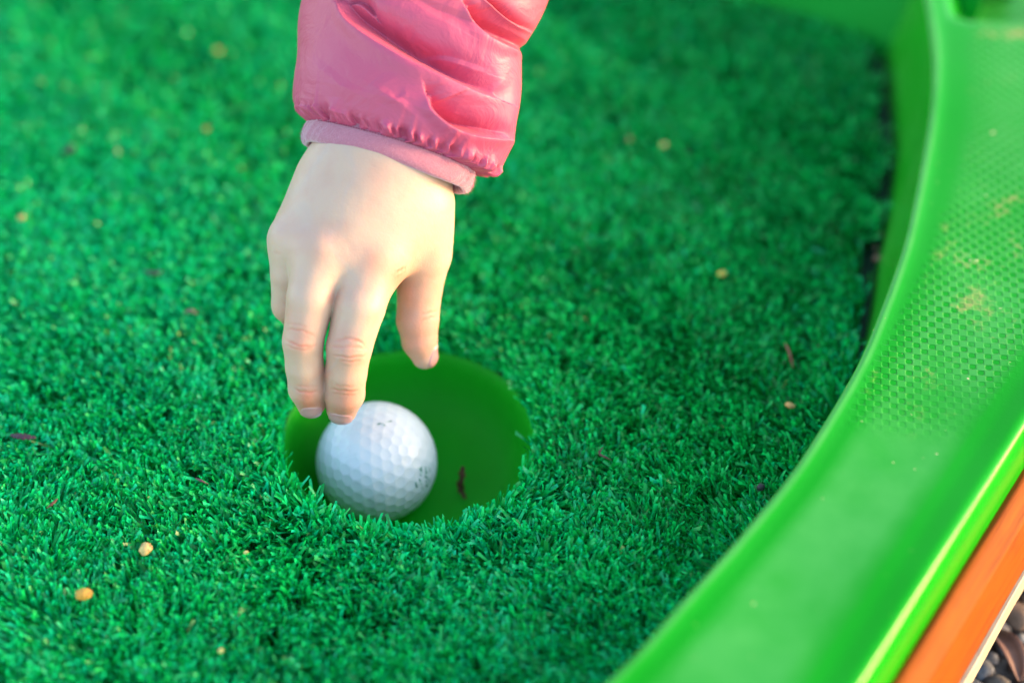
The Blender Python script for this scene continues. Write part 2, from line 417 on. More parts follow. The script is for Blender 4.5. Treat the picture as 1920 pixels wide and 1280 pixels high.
# far green wall across the end of the turf
m = Mat('wall_plastic', .5, Specular_IOR_Level=.15); m.set('Base Color', m.mix(m.noise(20, 3), (.002, .24, .016), (.003, .30, .035))); m.bump(m.noise(60, 3), .0005, .4)
def back_wall():
    t = thing('end_wall', 'far green plastic wall behind the artificial grass at top of frame', 'lane wall')
    L = interp_curve(back_poly, 80); tn = np.gradient(L, axis=0); tn /= np.linalg.norm(tn, axis=1)[:, None]; nn = np.stack([-tn[:, 1], tn[:, 0]], 1)
    nn[nn[:, 1] < 0] *= -1
    prof = [(0, 0), (.001, .008), (.006, .026), (.0095, .038), (.011, .043), (.013, .0452), (.016, .046), (.020, .0455), (.06, .045), (.062, .044), (.064, .03), (.066, 0)]
    vs = []
    for d, z in prof:
        for p, q in zip(L, nn): vs.append((p[0]+q[0]*d, p[1]+q[1]*d, z))
    o = mesh_obj('wall_face', vs, grid_faces(len(prof), len(L)), m.m, t)
back_wall()

# ------------------------------------------------------------------ the child: hand by blended tapered limbs, surface-netted
def cs(px, py, dz):                          # photo pixel + mm towards camera -> camera-space mm
    d = 668.0-dz; return np.array([(px-960)/FPX*d, -(py-640)/FPX*d, dz])
chains = {
 'index': [((702, 492, 5), 8.8), ((674, 575, 9), 8.5), ((655, 650, 7.5), 7.55), ((649, 698, 3.5), 6.9), ((646, 738, -1), 6.75), ((641, 766, -5), 5.3)],
 'middle': [((600, 478, 8), 9.2), ((582, 560, 10), 7.9), ((568, 640, 8), 6.75), ((571, 688, 4), 6.3), ((575, 728, 0), 6.1), ((583, 756, -4), 4.9)],
 'ring': [((550, 452, 1), 8.0), ((545, 515, 0), 6.7), ((545, 571, -5), 6.4), ((556, 585, -17), 6.0), ((572, 560, -27), 5.2)],
 'little': [((562, 424, -5), 7.0), ((541, 470, -8), 6.1), ((539, 510, -13), 5.7), ((552, 522, -24), 5.4), ((566, 500, -33), 4.8)],
 'thumb': [((788, 385, -3), 11.0), ((796, 480, -9), 8.9), ((787, 540, -13), 7.7), ((783, 600, -16), 7.25), ((787, 640, -17.5), 6.1), ((796, 667, -19), 4.6)],
}
palm = [((642, 320, -2), 11.5, (574, 425, -5), 7.3), ((665, 300, 0), 12.5, (570, 455, 2), 8.5), ((700, 300, 1), 13, (612, 478, 6), 8.8),
        ((730, 300, 1), 13, (660, 486, 5), 8.6), ((755, 310, 0), 13, (706, 492, 4), 8.8), ((778, 320, -3), 12.0, (772, 400, -5), 11.5),
        ((700, 330, -8), 14, (650, 460, -10), 11), ((752, 400, -2), 11.5, (722, 468, 1), 9.5),
        ((772, 400, -5), 11, (786, 455, -8), 10.0),
        ((618, 345, -4), 10.5, (562, 448, -3), 7.4), ((660, 400, 2), 10, (655, 478, 4), 8.2), ((620, 400, 1), 10, (577, 458, 2.5), 8.0), ((690, 380, 1), 12, (630, 450, 4), 9.5)]
fore = [((680, 290, -3), 12, (712, 180, -7), 11), ((765, 305, -4), 11.5, (780, 190, -8), 11), ((720, 295, -3), 12.5, (745, 180, -7), 12)]
def cone(P, a, ra, b, rb):
    ab = b-a; t = np.clip(((P-a)@ab)/(ab@ab), 0, 1)
    return np.linalg.norm(P-(a+t[:, None]*ab), axis=1)-(ra+(rb-ra)*t)
def smin(a, b, k):
    h = np.clip(.5+.5*(b-a)/k, 0, 1); return b*(1-h)+a*h-k*h*(1-h)
def hand_sdf(P):
    d = None
    for a, ra, b, rb in palm+fore:
        c = cone(P, cs(*a), ra, cs(*b), rb); d = c if d is None else smin(d, c, 8.0)
    res = d
    d = d+.9
    for name, ch in chains.items():
        f = None
        for (a, ra), (b, rb) in zip(ch[:-1], ch[1:]):
            c = cone(P, cs(*a), ra, cs(*b), rb); f = c if f is None else smin(f, c, .9)
        res = smin(res, smin(d, f, 6.0 if name != 'thumb' else 5.0), .7)
    return res
def surface_nets(lo, hi, h, sdf):
    n = np.ceil((hi-lo)/h).astype(int)+1
    # coarse pass
    c = 4; nc = n//c+2
    g = np.stack(np.meshgrid(*[lo[i]+np.arange(nc[i])*h*c for i in range(3)], indexing='ij'), -1).reshape(-1, 3)
    dc = sdf(g).reshape(nc); near = np.abs(dc) < h*c*2.0
    D = np.repeat(np.repeat(np.repeat(dc, c, 0), c, 1), c, 2)[:n[0], :n[1], :n[2]].copy()
    Nr = np.repeat(np.repeat(np.repeat(near, c, 0), c, 1), c, 2)[:n[0], :n[1], :n[2]]
    idx = np.argwhere(Nr); vals = np.empty(len(idx))
    for i in range(0, len(idx), 400000): vals[i:i+400000] = sdf(lo+idx[i:i+400000]*h)
    D[Nr] = vals
    s = D < 0
    cell = np.zeros(np.array(D.shape)-1, bool); cnt = np.zeros(cell.shape, np.int8)
    for a in (0, 1):
        for b in (0, 1):
            for e in (0, 1): cnt += s[a:a+cell.shape[0], b:b+cell.shape[1], e:e+cell.shape[2]]
    act = (cnt > 0) & (cnt < 8); ids = -np.ones(cell.shape, int); ci = np.argwhere(act); ids[act] = np.arange(len(ci))
    acc = np.zeros((len(ci), 3)); num = np.zeros(len(ci))
    cor = [(a, b, e) for a in (0, 1) for b in (0, 1) for e in (0, 1)]
    for p in cor:
        for ax in range(3):
            if p[ax] == 0:
                q = list(p); q[ax] = 1; q = tuple(q)
                va = D[ci[:, 0]+p[0], ci[:, 1]+p[1], ci[:, 2]+p[2]]; vb = D[ci[:, 0]+q[0], ci[:, 1]+q[1], ci[:, 2]+q[2]]
                mk = (va < 0) != (vb < 0); t = np.where(mk, va/(va-vb+1e-12), 0)
                pt = np.array(p)[None]+t[:, None]*(np.array(q)-np.array(p))[None]
                acc += np.where(mk[:, None], pt, 0); num += mk
    Vv = lo+(ci+acc/num[:, None])*h
    F = []
    for ax in range(3):
        u, v = (ax+1) % 3, (ax+2) % 3
        sl0 = [slice(None)]*3; sl1 = [slice(None)]*3; sl0[ax] = slice(0, -1); sl1[ax] = slice(1, None)
        ch = s[tuple(sl0)] != s[tuple(sl1)]; e = np.argwhere(ch)
        ok = (e[:, u] > 0) & (e[:, v] > 0) & (e[:, u] < cell.shape[u]) & (e[:, v] < cell.shape[v]) & (e[:, ax] < cell.shape[ax]); e = e[ok]
        def gid(du, dv):
            q = e.copy(); q[:, u] += du; q[:, v] += dv; return ids[q[:, 0], q[:, 1], q[:, 2]]
        f = np.stack([gid(-1, -1), gid(0, -1), gid(0, 0), gid(-1, 0)], 1)
        flip = ~s[e[:, 0], e[:, 1], e[:, 2]]; f[flip] = f[flip][:, ::-1]
        F.append(f[(f >= 0).all(1)])
    return Vv, np.vstack(F)
def seg_t(P, a, b):
    ab = b-a; return ((P-a)@ab)/(ab@ab), np.linalg.norm(P-(a+np.clip(((P-a)@ab)/(ab@ab), 0, 1)[:, None]*ab), axis=1)

person = thing('person', 'child in a pink satin jacket reaching one hand down for the golf ball', 'person', V(720, 290, 0))
bpy.context.view_layer.update()
def keep_world(o): o.parent = person; o.matrix_parent_inverse = person.matrix_world.inverted(); return o

def build_hand():
    lo = np.array([-92, -36, -48.]); hi = np.array([-14, 92, 26.])
    Vv, F = surface_nets(lo, hi, .5, hand_sdf)
    # a touch of smoothing, then dorsal creases pressed in along the normal
    n = len(Vv); E = np.vstack([F[:, [0, 1]], F[:, [1, 2]], F[:, [2, 3]], F[:, [3, 0]]])
    for it in range(2):
        acc = np.zeros_like(Vv); cn = np.zeros(n)
        np.add.at(acc, E[:, 0], Vv[E[:, 1]]); np.add.at(cn, E[:, 0], 1); np.add.at(acc, E[:, 1], Vv[E[:, 0]]); np.add.at(cn, E[:, 1], 1)
        Vv = Vv*.45+.55*acc/cn[:, None]
    e = .4; G = np.stack([hand_sdf(Vv+np.eye(3)[k]*e)-hand_sdf(Vv-np.eye(3)[k]*e) for k in range(3)], 1)
    G /= np.linalg.norm(G, axis=1)[:, None]+1e-9
    disp = np.zeros(n); flush = np.zeros(n)
    pxv = 960+FPX*Vv[:, 0]/(668-Vv[:, 2]); pyv = 640-FPX*Vv[:, 1]/(668-Vv[:, 2])
    front = np.clip(G[:, 2]*1.6, 0, 1)
    def crease(x0, y0, x1, y1, sag, dep, w=2.0):          # arc in the skin over a joint, photo-pixel units
        nonlocal disp, flush
        L = math.hypot(x1-x0, y1-y0); ux, uy = (x1-x0)/L, (y1-y0)/L
        t = ((pxv-x0)*ux+(pyv-y0)*uy)/L; d = -(pxv-x0)*uy+(pyv-y0)*ux-sag*4*t*(1-t)-.8*np.sin(t*17+x0)
        k = np.exp(-(d/w)**2)*np.clip(np.minimum(t, 1-t)*6, 0, 1)*front
        flush += np.clip(dep*3.2, 0, .7)*np.exp(-(d/(w*1.1))**2)*np.clip(np.minimum(t, 1-t)*6, 0, 1)*front
        disp -= dep*k; disp += dep*.45*(np.exp(-((d-w*2.2)/(w*1.3))**2)+np.exp(-((d+w*2.2)/(w*1.3))**2))*np.clip(np.minimum(t, 1-t)*6, 0, 1)*front
    for a in [(626, 640, 684, 646, -8, .22), (618, 652, 688, 655, -4, .16), (622, 664, 690, 664, 6, .25), (634, 672, 680, 671, 6, .16), (640, 632, 690, 655, -7, .10), (620, 646, 660, 649, 3, .10),
              (618, 727, 676, 731, 4, .20), (622, 735, 670, 738, 3, .12), (624, 720, 668, 724, 2, .08),
              (536, 618, 592, 632, -6, .16), (534, 634, 596, 646, 8, .20), (538, 646, 590, 652, 6, .12), (536, 608, 580, 616, -4, .08), (550, 728, 600, 732, 5, .18), (552, 720, 598, 722, 3, .08),
              (742, 512, 762, 500, 0, .3), (788, 590, 822, 582, 0, .14), (786, 602, 820, 592, 0, .12),
              (512, 470, 528, 476, 2, .06)]:
        crease(*a)
    # soft tendon/knuckle relief on the back of the hand
    def blob(x, y, r, a):
        nonlocal disp; disp += a*np.exp(-((pxv-x)**2+(pyv-y)**2)/r**2)*front
    for b in [(705, 480, 24, .4), (602, 462, 22, .4), (552, 430, 16, .3), (655, 462, 15, -.15), (628, 420, 26, -.15), (735, 440, 22, -.2)]: blob(*b)
    def fl(x, y, r, a):
        nonlocal flush; flush += a*np.exp(-((pxv-x)**2+(pyv-y)**2)/r**2)
    for b in [(652, 655, 34, .55), (565, 640, 30, .45), (645, 735, 26, .45), (640, 768, 30, .85), (575, 735, 24, .5), (583, 765, 28, .85), (710, 492, 30, .5), (600, 478, 24, .25), (536, 590, 26, .35),
              (795, 640, 50, .6), (780, 560, 50, .45), (750, 520, 25, .5), (541, 425, 26, .25), (620, 560, 14, .5), (608, 700, 14, .7)]: fl(*b)
    flush = np.clip(flush, 0, 1)
    Vv = Vv+G*disp[:, None]
    m = Mat('skin', .46); fa = m.attr('flush')
    c = m.mix(fa, (.52, .345, .25), (.52, .18, .11)); c = m.mix(m.ramp(m.noise(75, 4), .42, .68, 0, .5), c, (.49, .27, .20))
    vn = m.ramp(m.math('ABSOLUTE', m.math('SUBTRACT', m.noise(26, 1, .4, dist=.6), .5)), .0, .035, .14, 0); c = m.mix(vn, c, (.36, .32, .32))
    m.set('Base Color', c); m.set('Subsurface Weight', .35); m.set('Subsurface Radius', (1.0, .32, .16)); m.set('Subsurface Scale', .0035)
    m.set('Specular IOR Level', .35)
    vo = m.n.new('ShaderNodeTexVoronoi'); vo.inputs['Scale'].default_value = 1500; m.l.new(m.obj(), vo.inputs['Vector'])
    b1 = m.bump(vo.outputs['Distance'], .00006, .5); m.bump(m.noise(420, 5), .00022, .6, b1)
    o = np_mesh('hand', cam2w(Vv), F, m.m); attr(o, 'flush', flush); keep_world(o)
    # fingernails
    bv = BVHTree.FromPolygons([tuple(v) for v in cam2w(Vv)], [tuple(map(int, f)) for f in F])
    mn = Mat('nail', .28); mn.set('Coat Weight', .3); mn.set('Subsurface Weight', .2); mn.set('Subsurface Scale', .002)
    tipc = mn.attr('tip'); mn.set('Base Color', mn.mix(tipc, (.47, .235, .22), (.56, .38, .33)))
    ninv = np.array([0, -.62, .78])
    for (cx_, cy_, hw, hh, rot, dd) in [(639, 777, 25, 17, .10, -5), (584, 765, 22, 15, .32, -4), (806, 668, 9, 24, -.06, -19)]:
        thumb = cx_ > 700
        dr = np.array([-.9, 0, -.35]) if thumb else -ninv
        dr = dr/np.linalg.norm(dr); drw = dr[0]*RGT+dr[1]*UPV-dr[2]*FWD
        ctr = cs(cx_, cy_, dd)
        vx = np.array([0, 0, 1.]) if thumb else np.array([math.cos(rot), -math.sin(rot), 0.])
        vy = np.cross(-dr, vx); vy /= np.linalg.norm(vy); vx = np.cross(vy, -dr)
        hwm, hhm = (4.0, 4.2) if thumb else (hw/5.7, 4.1)
        nr, na = 9, 36; vs = []; tipv = []; okk = True
        for i in range(nr):
            q = i/(nr-1)
            for k in range(na):
                a = 2*math.pi*k/na; ca, sa = math.cos(a), math.sin(a)
                x = hwm*q*abs(ca)**.7*np.sign(ca); y = hhm*q*abs(sa)**.7*np.sign(sa)
                p = cam2w(ctr+vx*x+vy*y)
                st = Vector(p-drw*.02); hit = bv.ray_cast(st, Vector(drw), .04)
                if hit[0] is None: hit = bv.find_nearest(Vector(p))
                lift = .00028 if q < .9 else -.0003
                vs.append(hit[0]+hit[1]*lift); tipv.append(1.0 if (y*(1 if thumb else 1) < -hhm*.72) else 0)
        if not okk: print('nail missed', cx_); continue
        no = mesh_obj('fingernail', vs, grid_faces(nr, na, True), mn.m); attr(no, 'tip', tipv)
        no.parent = o; no.matrix_parent_inverse = (person.matrix_world).inverted() @ Matrix.Identity(4)
        no.matrix_parent_inverse = Matrix.Identity(4)
    return o
hand = build_hand()

# ------------------------------------------------------------------ jacket sleeve and cuff
SH = 5.59                                     # photo pixels per mm at the arm
Hc = np.array([735., 273.]); Av = np.array([.292, -.956]); Ev = np.array([.956, .292])
sL = [(-15, -154), (-9, -157), (-4, -162), (4, -172), (14, -192), (28, -200), (80, -216), (134, -227), (213, -243), (330, -240), (600, -250), (1400, -300)]
sR = [(-15, 153), (-9, 156), (-4, 163), (2, 196), (20, 206), (72, 218), (141, 206), (229, 186), (245, 176), (258, 186), (283, 191), (349, 202), (600, 240), (1400, 300)]
TAU = math.radians(9)
def ring_pt(e, b, s, sth, extra_mm=0.0):      # e: px across, b: px depth amplitude, returns camera-space mm
    p = Hc+Av*(s+b*sth*math.sin(TAU))+Ev*e
    dz = (b*sth*math.cos(TAU)-s*math.tan(TAU))/SH-3
    return cs(p[0], p[1], dz)
def build_sleeve():
    svals = np.r_[np.linspace(-15, 30, 46), np.linspace(31, 380, 250), np.linspace(385, 1400, 40)]
    nth = 520; th = np.linspace(0, 2*np.pi, nth, endpoint=False)
    aL = np.interp(svals, *zip(*sL)); aR = np.interp(svals, *zip(*sR))
    C_ = (aL+aR)/2; W_ = (aR-aL)/2
    P = np.zeros((len(svals), nth, 3))
    for i, s in enumerate(svals):
        bb = W_[i]*(.60+.10*min(1, max(0, s/60)))
        P2 = Hc[None]+Av[None]*(s+bb*np.sin(th)*math.sin(TAU))[:, None]+Ev[None]*(C_[i]+W_[i]*np.cos(th))[:, None]
        dz = (bb*np.sin(th)*math.cos(TAU)-s*math.tan(TAU))/SH-3
        P[i] = np.c_[P2, dz]
    px, py = P[..., 0], P[..., 1]; sth = np.sin(th)[None]+0*px; front = np.clip(sth*2.5, 0, 1)
    sv = svals[:, None]+0*px; thv = th[None]+0*px
    H = np.zeros(px.shape)                   # mm outwards
    def fold(pts, dep, wid, sharp=5., lipa=.25, p=1.4):
        nonlocal H
        L = interp_curve(pts, 60); seg = np.r_[0, np.cumsum(np.linalg.norm(np.diff(L, axis=0), axis=1))]; tot = seg[-1]
        Q = np.stack([px.ravel(), py.ravel()], 1); best = np.full(len(Q), 1e9); sg = np.zeros(len(Q)); tp = np.zeros(len(Q))
        for k, (a, b) in enumerate(zip(L[:-1], L[1:])):
            ab = b-a; t = np.clip(((Q-a)@ab)/(ab@ab), 0, 1); v = Q-(a+t[:, None]*ab); d = np.linalg.norm(v, axis=1)
            up = (v[:, 0]*ab[1]-v[:, 1]*ab[0])           # >0 on the upper-right side
            mk = d < best; best[mk] = d[mk]; sg[mk] = np.sign(up[mk]); tp[mk] = (seg[k]+t[mk]*(seg[k+1]-seg[k]))/tot
        d = best*sg; tape = np.sin(np.pi*np.clip(tp*.94+.03, 0, 1))**.55
        w = wid*(.35+.65*tape)
        g = np.where(d > 0, np.clip(d/sharp, 0, 1)**.8*np.exp(-(np.maximum(d-sharp, 0)/w)**p), 0)
        r_ = np.exp(-(d/(w*.7))**2)*np.where(d <= 0, 1, np.clip(1-d/sharp, 0, 1))
        h = (-dep*g+dep*lipa*r_)*tape
        H += h.reshape(px.shape)*front
    fold([(632, 4), (650, 35), (690, 66), (760, 108), (820, 138), (880, 166), (935, 187)], 12.5, 42, 8, .22)
    fold([(640, 6), (668, 8), (690, 30)], 3.5, 14, 5, .1)
    fold([(803, 186), (812, 208), (848, 238), (885, 252), (955, 262)], 9.5, 30, 8, .2)
    fold([(800, 120), (850, 118), (920, 140)], .9, 22, 9, .2)
    fold([(590, 120), (640, 160), (700, 190)], .45, 30, 14, .3)
    fold([(700, 160), (760, 200), (800, 240)], .4, 22, 10, .3)
    fold([(760, -5), (800, 20), (870, 60)], .8, 26, 10, .2)
    fold([(876, 18), (890, 44), (920, 70), (975, 97)], 9.0, 26, 7, .2)
    fold([(902, -6), (935, 22), (965, 45), (1004, 66)], 4.0, 9, 4, .3)
    fold([(728, 178), (742, 186), (762, 176)], .35, 14, 6, .3)
    # hem gathers
    k = np.clip(sv, 0, None); g = np.zeros_like(H)
    for f, a, ph in [(23, .7, 0.3), (47, .7, 1.7), (83, .4, .4), (14, .6, 2.2)]:
        g += a*np.sin(f*thv+ph+.6*np.sin(thv*7+ph)+sv*.01*(f % 5-2))
    g *= .55+.75*np.clip(.5+.6*np.sin(thv*5.3+.7)+.4*np.sin(thv*11.7+2), 0, 1.3)
    H += g*(1.3*np.exp(-((k-7)/9.)**2)+.55*np.exp(-k/26)*np.clip(np.sin(thv*13+1)+.2, 0, 1))
    # bigger pleats running out of the elastic
    for x0, y0, x1, y1, a, w in [(580, 205, 572, 236, 3.2, 9), (628, 190, 622, 236, 2.4, 9), (608, 200, 606, 238, -1.0, 7), (728, 226, 722, 256, .9, 9), (812, 262, 800, 290, 1.5, 9), (838, 268, 815, 296, -1.2, 7),
                                 (890, 283, 862, 306, 2.4, 9), (925, 300, 885, 326, 2.6, 9), (760, 238, 750, 268, -.9, 7), (670, 212, 664, 244, -.9, 7), (560, 190, 585, 236, 1.8, 8)]:
        L = math.hypot(x1-x0, y1-y0); ux, uy = (x1-x0)/L, (y1-y0)/L
        t = ((px-x0)*ux+(py-y0)*uy)/L; d = -(px-x0)*uy+(py-y0)*ux
        H += a*np.exp(-(d/(w*(1.4-.7*np.clip(t, 0, 1))))**2)*np.clip(t*1.2+.2, 0, 1)*np.clip(1.5-t, 0, 1)*front*(t > -.2)
    # overall crumple
    for i in range(0, len(svals)):
        pass
    H += (.30*np.sin(px*.021+py*.013)*np.cos(py*.027-px*.009))*np.clip(k/40, 0, 1)
    # back and sides of the arm also crease
    H += .35*(1-front)*np.sin(sv*.045+np.sin(thv*2))*np.clip(k/30, 0, 1)
    H = np.where(sv < 30, np.clip(H, -2.2, 2.0), H); H *= np.clip((sv+10)/15, 0, 1)
    # displace
    N2 = np.stack([Ev[0]*np.cos(thv), Ev[1]*np.cos(thv)], -1)
    P[..., 0:2] += N2*(H*SH)[..., None]; P[..., 2] += H*sth
    Pc = np.zeros_like(P); d = 668-P[..., 2]
    Pc[..., 0] = (P[..., 0]-960)/FPX*d; Pc[..., 1] = -(P[..., 1]-640)/FPX*d; Pc[..., 2] = P[..., 2]
    m = Mat('satin_pink', .50)
    lw = m.n.new('ShaderNodeLayerWeight'); lw.inputs[0].default_value = .35
    c = m.mix(m.ramp(m.noise(14, 2), .3, .7), (.44, .060, .130), (.48, .072, .118))
    m.set('Base Color', c); m.set('Sheen Weight', .12); m.set('Sheen Roughness', .35); m.set('Sheen Tint', (1, .62, .5, 1)); m.set('Specular IOR Level', .45)
    wv = m.noise(2600, 1, .5); b1 = m.bump(wv, .00005, .5); m.bump(m.noise(60, 6, .55, dist=1.5), .0020, .55, b1)
    nr = len(svals)
    F = [f for f in grid_faces(nr, nth, True)]
    o = mesh_obj('jacket_sleeve', cam2w(Pc.reshape(-1, 3)), F, m.m); keep_world(o)
    # stitched hem thread: a fine sunk row of stitches
    # cuff: soft brushed binding
    prof = [(14, 1.0, -1), (4, 1.0, -.5), (0, 1.0, 2), (-6, 1.0, 5.5), (-16, 1.0, 7.5), (-28, 1.0, 7.5), (-36, 1.0, 5.5), (-42, 1.0, 1.5), (-44, 1, -3.5), (-42, 1, -9), (-34, 1, -12), (-20, 1, -13), (-4, 1, -13), (10, 1, -12)]
    prof = interp_curve([(p[0], p[2]) for p in prof], 40)
    nt_ = 360; vs = []
    for s, dr in prof:
        for t in np.linspace(0, 2*np.pi, nt_, endpoint=False):
            w = 160+dr+.9*math.sin(t*17+s*.1)+.5*math.sin(t*41+s*.2); b = 100+dr
            vs.append(ring_pt(-1+w*math.cos(t), b, s+1.2*math.sin(t*5), math.sin(t)))
    mc = Mat('brushed_cuff', .95); mc.set('Base Color', mc.mix(mc.noise(900, 3, .7), (.34, .095, .14), (.50, .17, .22)))
    mc.set('Sheen Weight', .8); mc.set('Sheen Roughness', .5); mc.bump(mc.noise(1600, 4, .7), .0004, .9)
    cu = mesh_obj('cuff', cam2w(np.array(vs)), grid_faces(len(prof), nt_, True)[:], mc.m); cu.parent = o
    # fuzz on the cuff
    fv = []; ff = []
    for i in range(2600):
        t = random.uniform(-.3, math.pi+.3); s = random.uniform(-44, 0)
        dr = np.interp(-s, [0, 6, 16, 28, 36, 42, 44], [2, 5.5, 7.5, 7.5, 5.5, 1.5, -3])
        a = cam2w(ring_pt(-1+(160+dr)*math.cos(t), 100+dr, s, math.sin(t)))
        q = cam2w(ring_pt(-1+(160+dr+random.uniform(1, 4.5))*math.cos(t)+random.uniform(-3.5, 3.5), 100+dr+random.uniform(1, 4.5), s+random.uniform(-5, 1.5), math.sin(t)))
        wv_ = np.array([.00005, .00003, 0]); k = len(fv); fv += [a-wv_, a+wv_, q]; ff.append((k, k+1, k+2))
    fz = mesh_obj('cuff_fuzz', fv, ff, mc.m); fz.parent = cu; fz['kind'] = 'stuff'
    # seam stitches along the hem
    sv_ = []; sf = []
    mt = Mat('thread', .7, (.25, .03, .07))
    for j in range(86):
        t = math.pi*(.03+.94*j/86)
        a = cam2w(ring_pt(-1+164*math.cos(t), 104.5, -3, math.sin(t))); b_ = cam2w(ring_pt(-1+164*math.cos(t+.022), 104.5, -3, math.sin(t+.022)))
        dn = (b_-a); up = UPV*.00022; out = -FWD*.00022; k = len(sv_)
        sv_ += [a-up, a+out*1.5, a+up, b_-up, b_+out*1.5, b_+up]; sf += [(k, k+1, k+4, k+3), (k+1, k+2, k+5, k+4)]
    st = mesh_obj('hem_stitching', sv_, sf, mt.m); st.parent = o; st['kind'] = 'stuff'
build_sleeve()

# ------------------------------------------------------------------ small things lying on the turf
def rock(name, px, py, size_px, col, label, cat, elong=1.3, ang=0, z=.0106, rough=.7, flat=.75, spots=None, parent=None, w=None):
    p = B(px, py, z) if w is None else np.array(w); r = size_px/2/5.4/1000
    bm = bmesh.new(); bmesh.ops.create_icosphere(bm, subdivisions=3, radius=1)
    sd = px*.37+py*.11
    for v in bm.verts:
        f = 1+.22*mnoise.noise(v.co*1.3+Vector((sd, 0, 0)))+.08*mnoise.noise(v.co*3.5+Vector((0, sd, 0)))
        v.co = Vector((v.co.x*elong*f, v.co.y*f, v.co.z*flat*f))*r
    me = bpy.data.meshes.new(name); bm.to_mesh(me); bm.free(); me.polygons.foreach_set('use_smooth', [True]*len(me.polygons))
    key = 'stone_%s' % str(col)
    mm = bpy.data.materials.get(key)
    if not mm:
        q = Mat(key, rough); q.set('Base Color', q.mix(q.ramp(q.noise(600, 4, .7), .48, .62), col, spots or tuple(c_*.55 for c_ in col))); q.bump(q.noise(900, 4), .0003, .6); mm = q.m
    me.materials.append(mm)
    o = bpy.data.objects.new(name, me); COL.objects.link(o); o.location = p; o.rotation_euler = (random.uniform(-.2, .2), random.uniform(-.2, .2), ang)
    if parent: o.parent = parent
    else: tag(o, label, cat)
    return o
rock('seed', 273, 1028, 23, (.62, .40, .13), 'pale tan speckled seed lying on the grass left of the ball', 'seed', 1.25, 1.4, spots=(.25, .09, .03))
rock('seed', 157, 1113, 23, (.50, .26, .03), 'smooth ochre brown seed nearest the lower left corner', 'seed', 1.35, .6)
rock('grit', 408, 95, 18, (.30, .25, .05), 'blurred yellow crumb on the far grass left of the sleeve', 'crumb', 1.1, .3)
rock('grit', 387, 242, 12, (.32, .28, .05), 'small yellow crumb left of the pink cuff', 'crumb', 1.2, .9)
rock('grit', 40, 408, 13, (.45, .30, .08), 'small brownish crumb near the left edge of the grass', 'crumb', 1.2, .2)
rock('grit', 1245, 272, 15, (.50, .45, .12), 'small yellow crumb on the far grass right of the cuff', 'crumb', 1.1, .5)
rock('grit', 1354, 513, 16, (.50, .42, .06), 'yellow crumb on the grass halfway between hand and border', 'crumb', 1.2, .1)
rock('grit', 1482, 760, 13, (.60, .32, .10), 'tiny orange crumb beside the border below the thin twig', 'crumb', 1.4, -.4)
rock('grit', 1427, 913, 15, (.02, .018, .02), 'small black lump in the grass close to the border', 'crumb', 1.1, .4)
rock('grit', 1180, 262, 16, (.20, .14, .04), 'elongated dull brown speck on the far grass', 'crumb', .6, 0)
rock('grit', 414, 1219, 9, (.6, .52, .15), 'tiny pale yellow grain near the bottom edge of the grass', 'crumb', 1.2, .9)
rock('grit', 461, 1035, 7, (.6, .5, .15), 'minute pale grain right of the speckled seed', 'crumb', 1.2, .3)
for (x, y, s_, e_) in [(1645, 484, 16, 1.3), (1650, 440, 12, 1.1), (1643, 465, 10, 1.2)]:
    rock('grit', x, y, s_, (.28, .18, .10), {1645: 'pale brown crumb in the dark gap beside the border', 1650: 'upper brown crumb in the gap between turf and border', 1643: 'smallest brown crumb in the gap between turf and border'}[x], 'crumb', e_, .5, z=.004)

def curl(name, pts, rad_px, col, label, cat, flat=.5):
    P = interp_curve([B(x, y, z) for x, y, z in pts], 22); n = 8; vs = []
    T = np.gradient(P, axis=0); T /= np.linalg.norm(T, axis=1)[:, None]
    for i, (p, t) in enumerate(zip(P, T)):
        a = np.cross(t, [0, 0, 1.]); a /= np.linalg.norm(a)+1e-9; b = np.cross(t, a)
        u = i/(len(P)-1); r = rad_px/5.5/1000*(math.sin(math.pi*(.06+.90*u))**.7)*(1+.25*math.sin(i*1.7))
        for k in range(n):
            th = 2*math.pi*k/n; vs.append(p+a*r*math.cos(th)+b*r*flat*math.sin(th))
    fs = grid_faces(len(P), n, True); fs += [tuple(range(n)), tuple(range((len(P)-1)*n, len(P)*n))]
    q = Mat('dry_'+name, .75); q.set('Base Color', q.mix(q.noise(500, 4), tuple(c_*.5 for c_ in col), col)); q.bump(q.noise(900, 3), .0003, .6)
    return tag(mesh_obj(name, vs, fs, q.m), label, cat)
curl('bark_chip', [(20, 815, .011), (42, 818, .012), (68, 820, .011)], 7.5, (.06, .022, .035), 'dark purplish bark chip on the grass at the left edge', 'bark chip', .3)
curl('twig', [(88, 952, .010), (98, 944, .012), (108, 934, .011)], 3, (.17, .06, .03), 'curled brown twig bit left of the speckled seed', 'twig', .6)
curl('twig', [(366, 896, .010), (378, 901, .012), (391, 907, .010)], 2.6, (.12, .03, .05), 'thin dark red twig bit left of the cup', 'twig', .5)
curl('twig', [(1130, 838, .013), (1124, 850, .012), (1136, 857, .011), (1146, 862, .009)], 2.8, (.10, .05, .03), 'hooked dark twig bit on the grass right of the cup', 'twig', .6)
curl('twig', [(1472, 643, .012), (1480, 660, .012), (1487, 690, .009)], 3.0, (.30, .10, .06), 'thin reddish twig on the grass near the border', 'twig', .6)
curl('twig', [(115, 285, .010), (128, 282, .012), (140, 275, .010)], 8, (.008, .02, .03), 'dark blurred scrap on the far grass at left', 'scrap', .6)
curl('twig', [(270, 508, .010), (290, 512, .012), (305, 508, .010)], 6, (.02, .03, .03), 'small dark scrap on the grass left of the hand', 'scrap', .5)
curl('twig', [(345, 585, .011), (358, 582, .012), (370, 588, .011)], 4.5, (.20, .10, .10), 'faint pinkish scrap on the grass left of the fingers', 'scrap', .5)
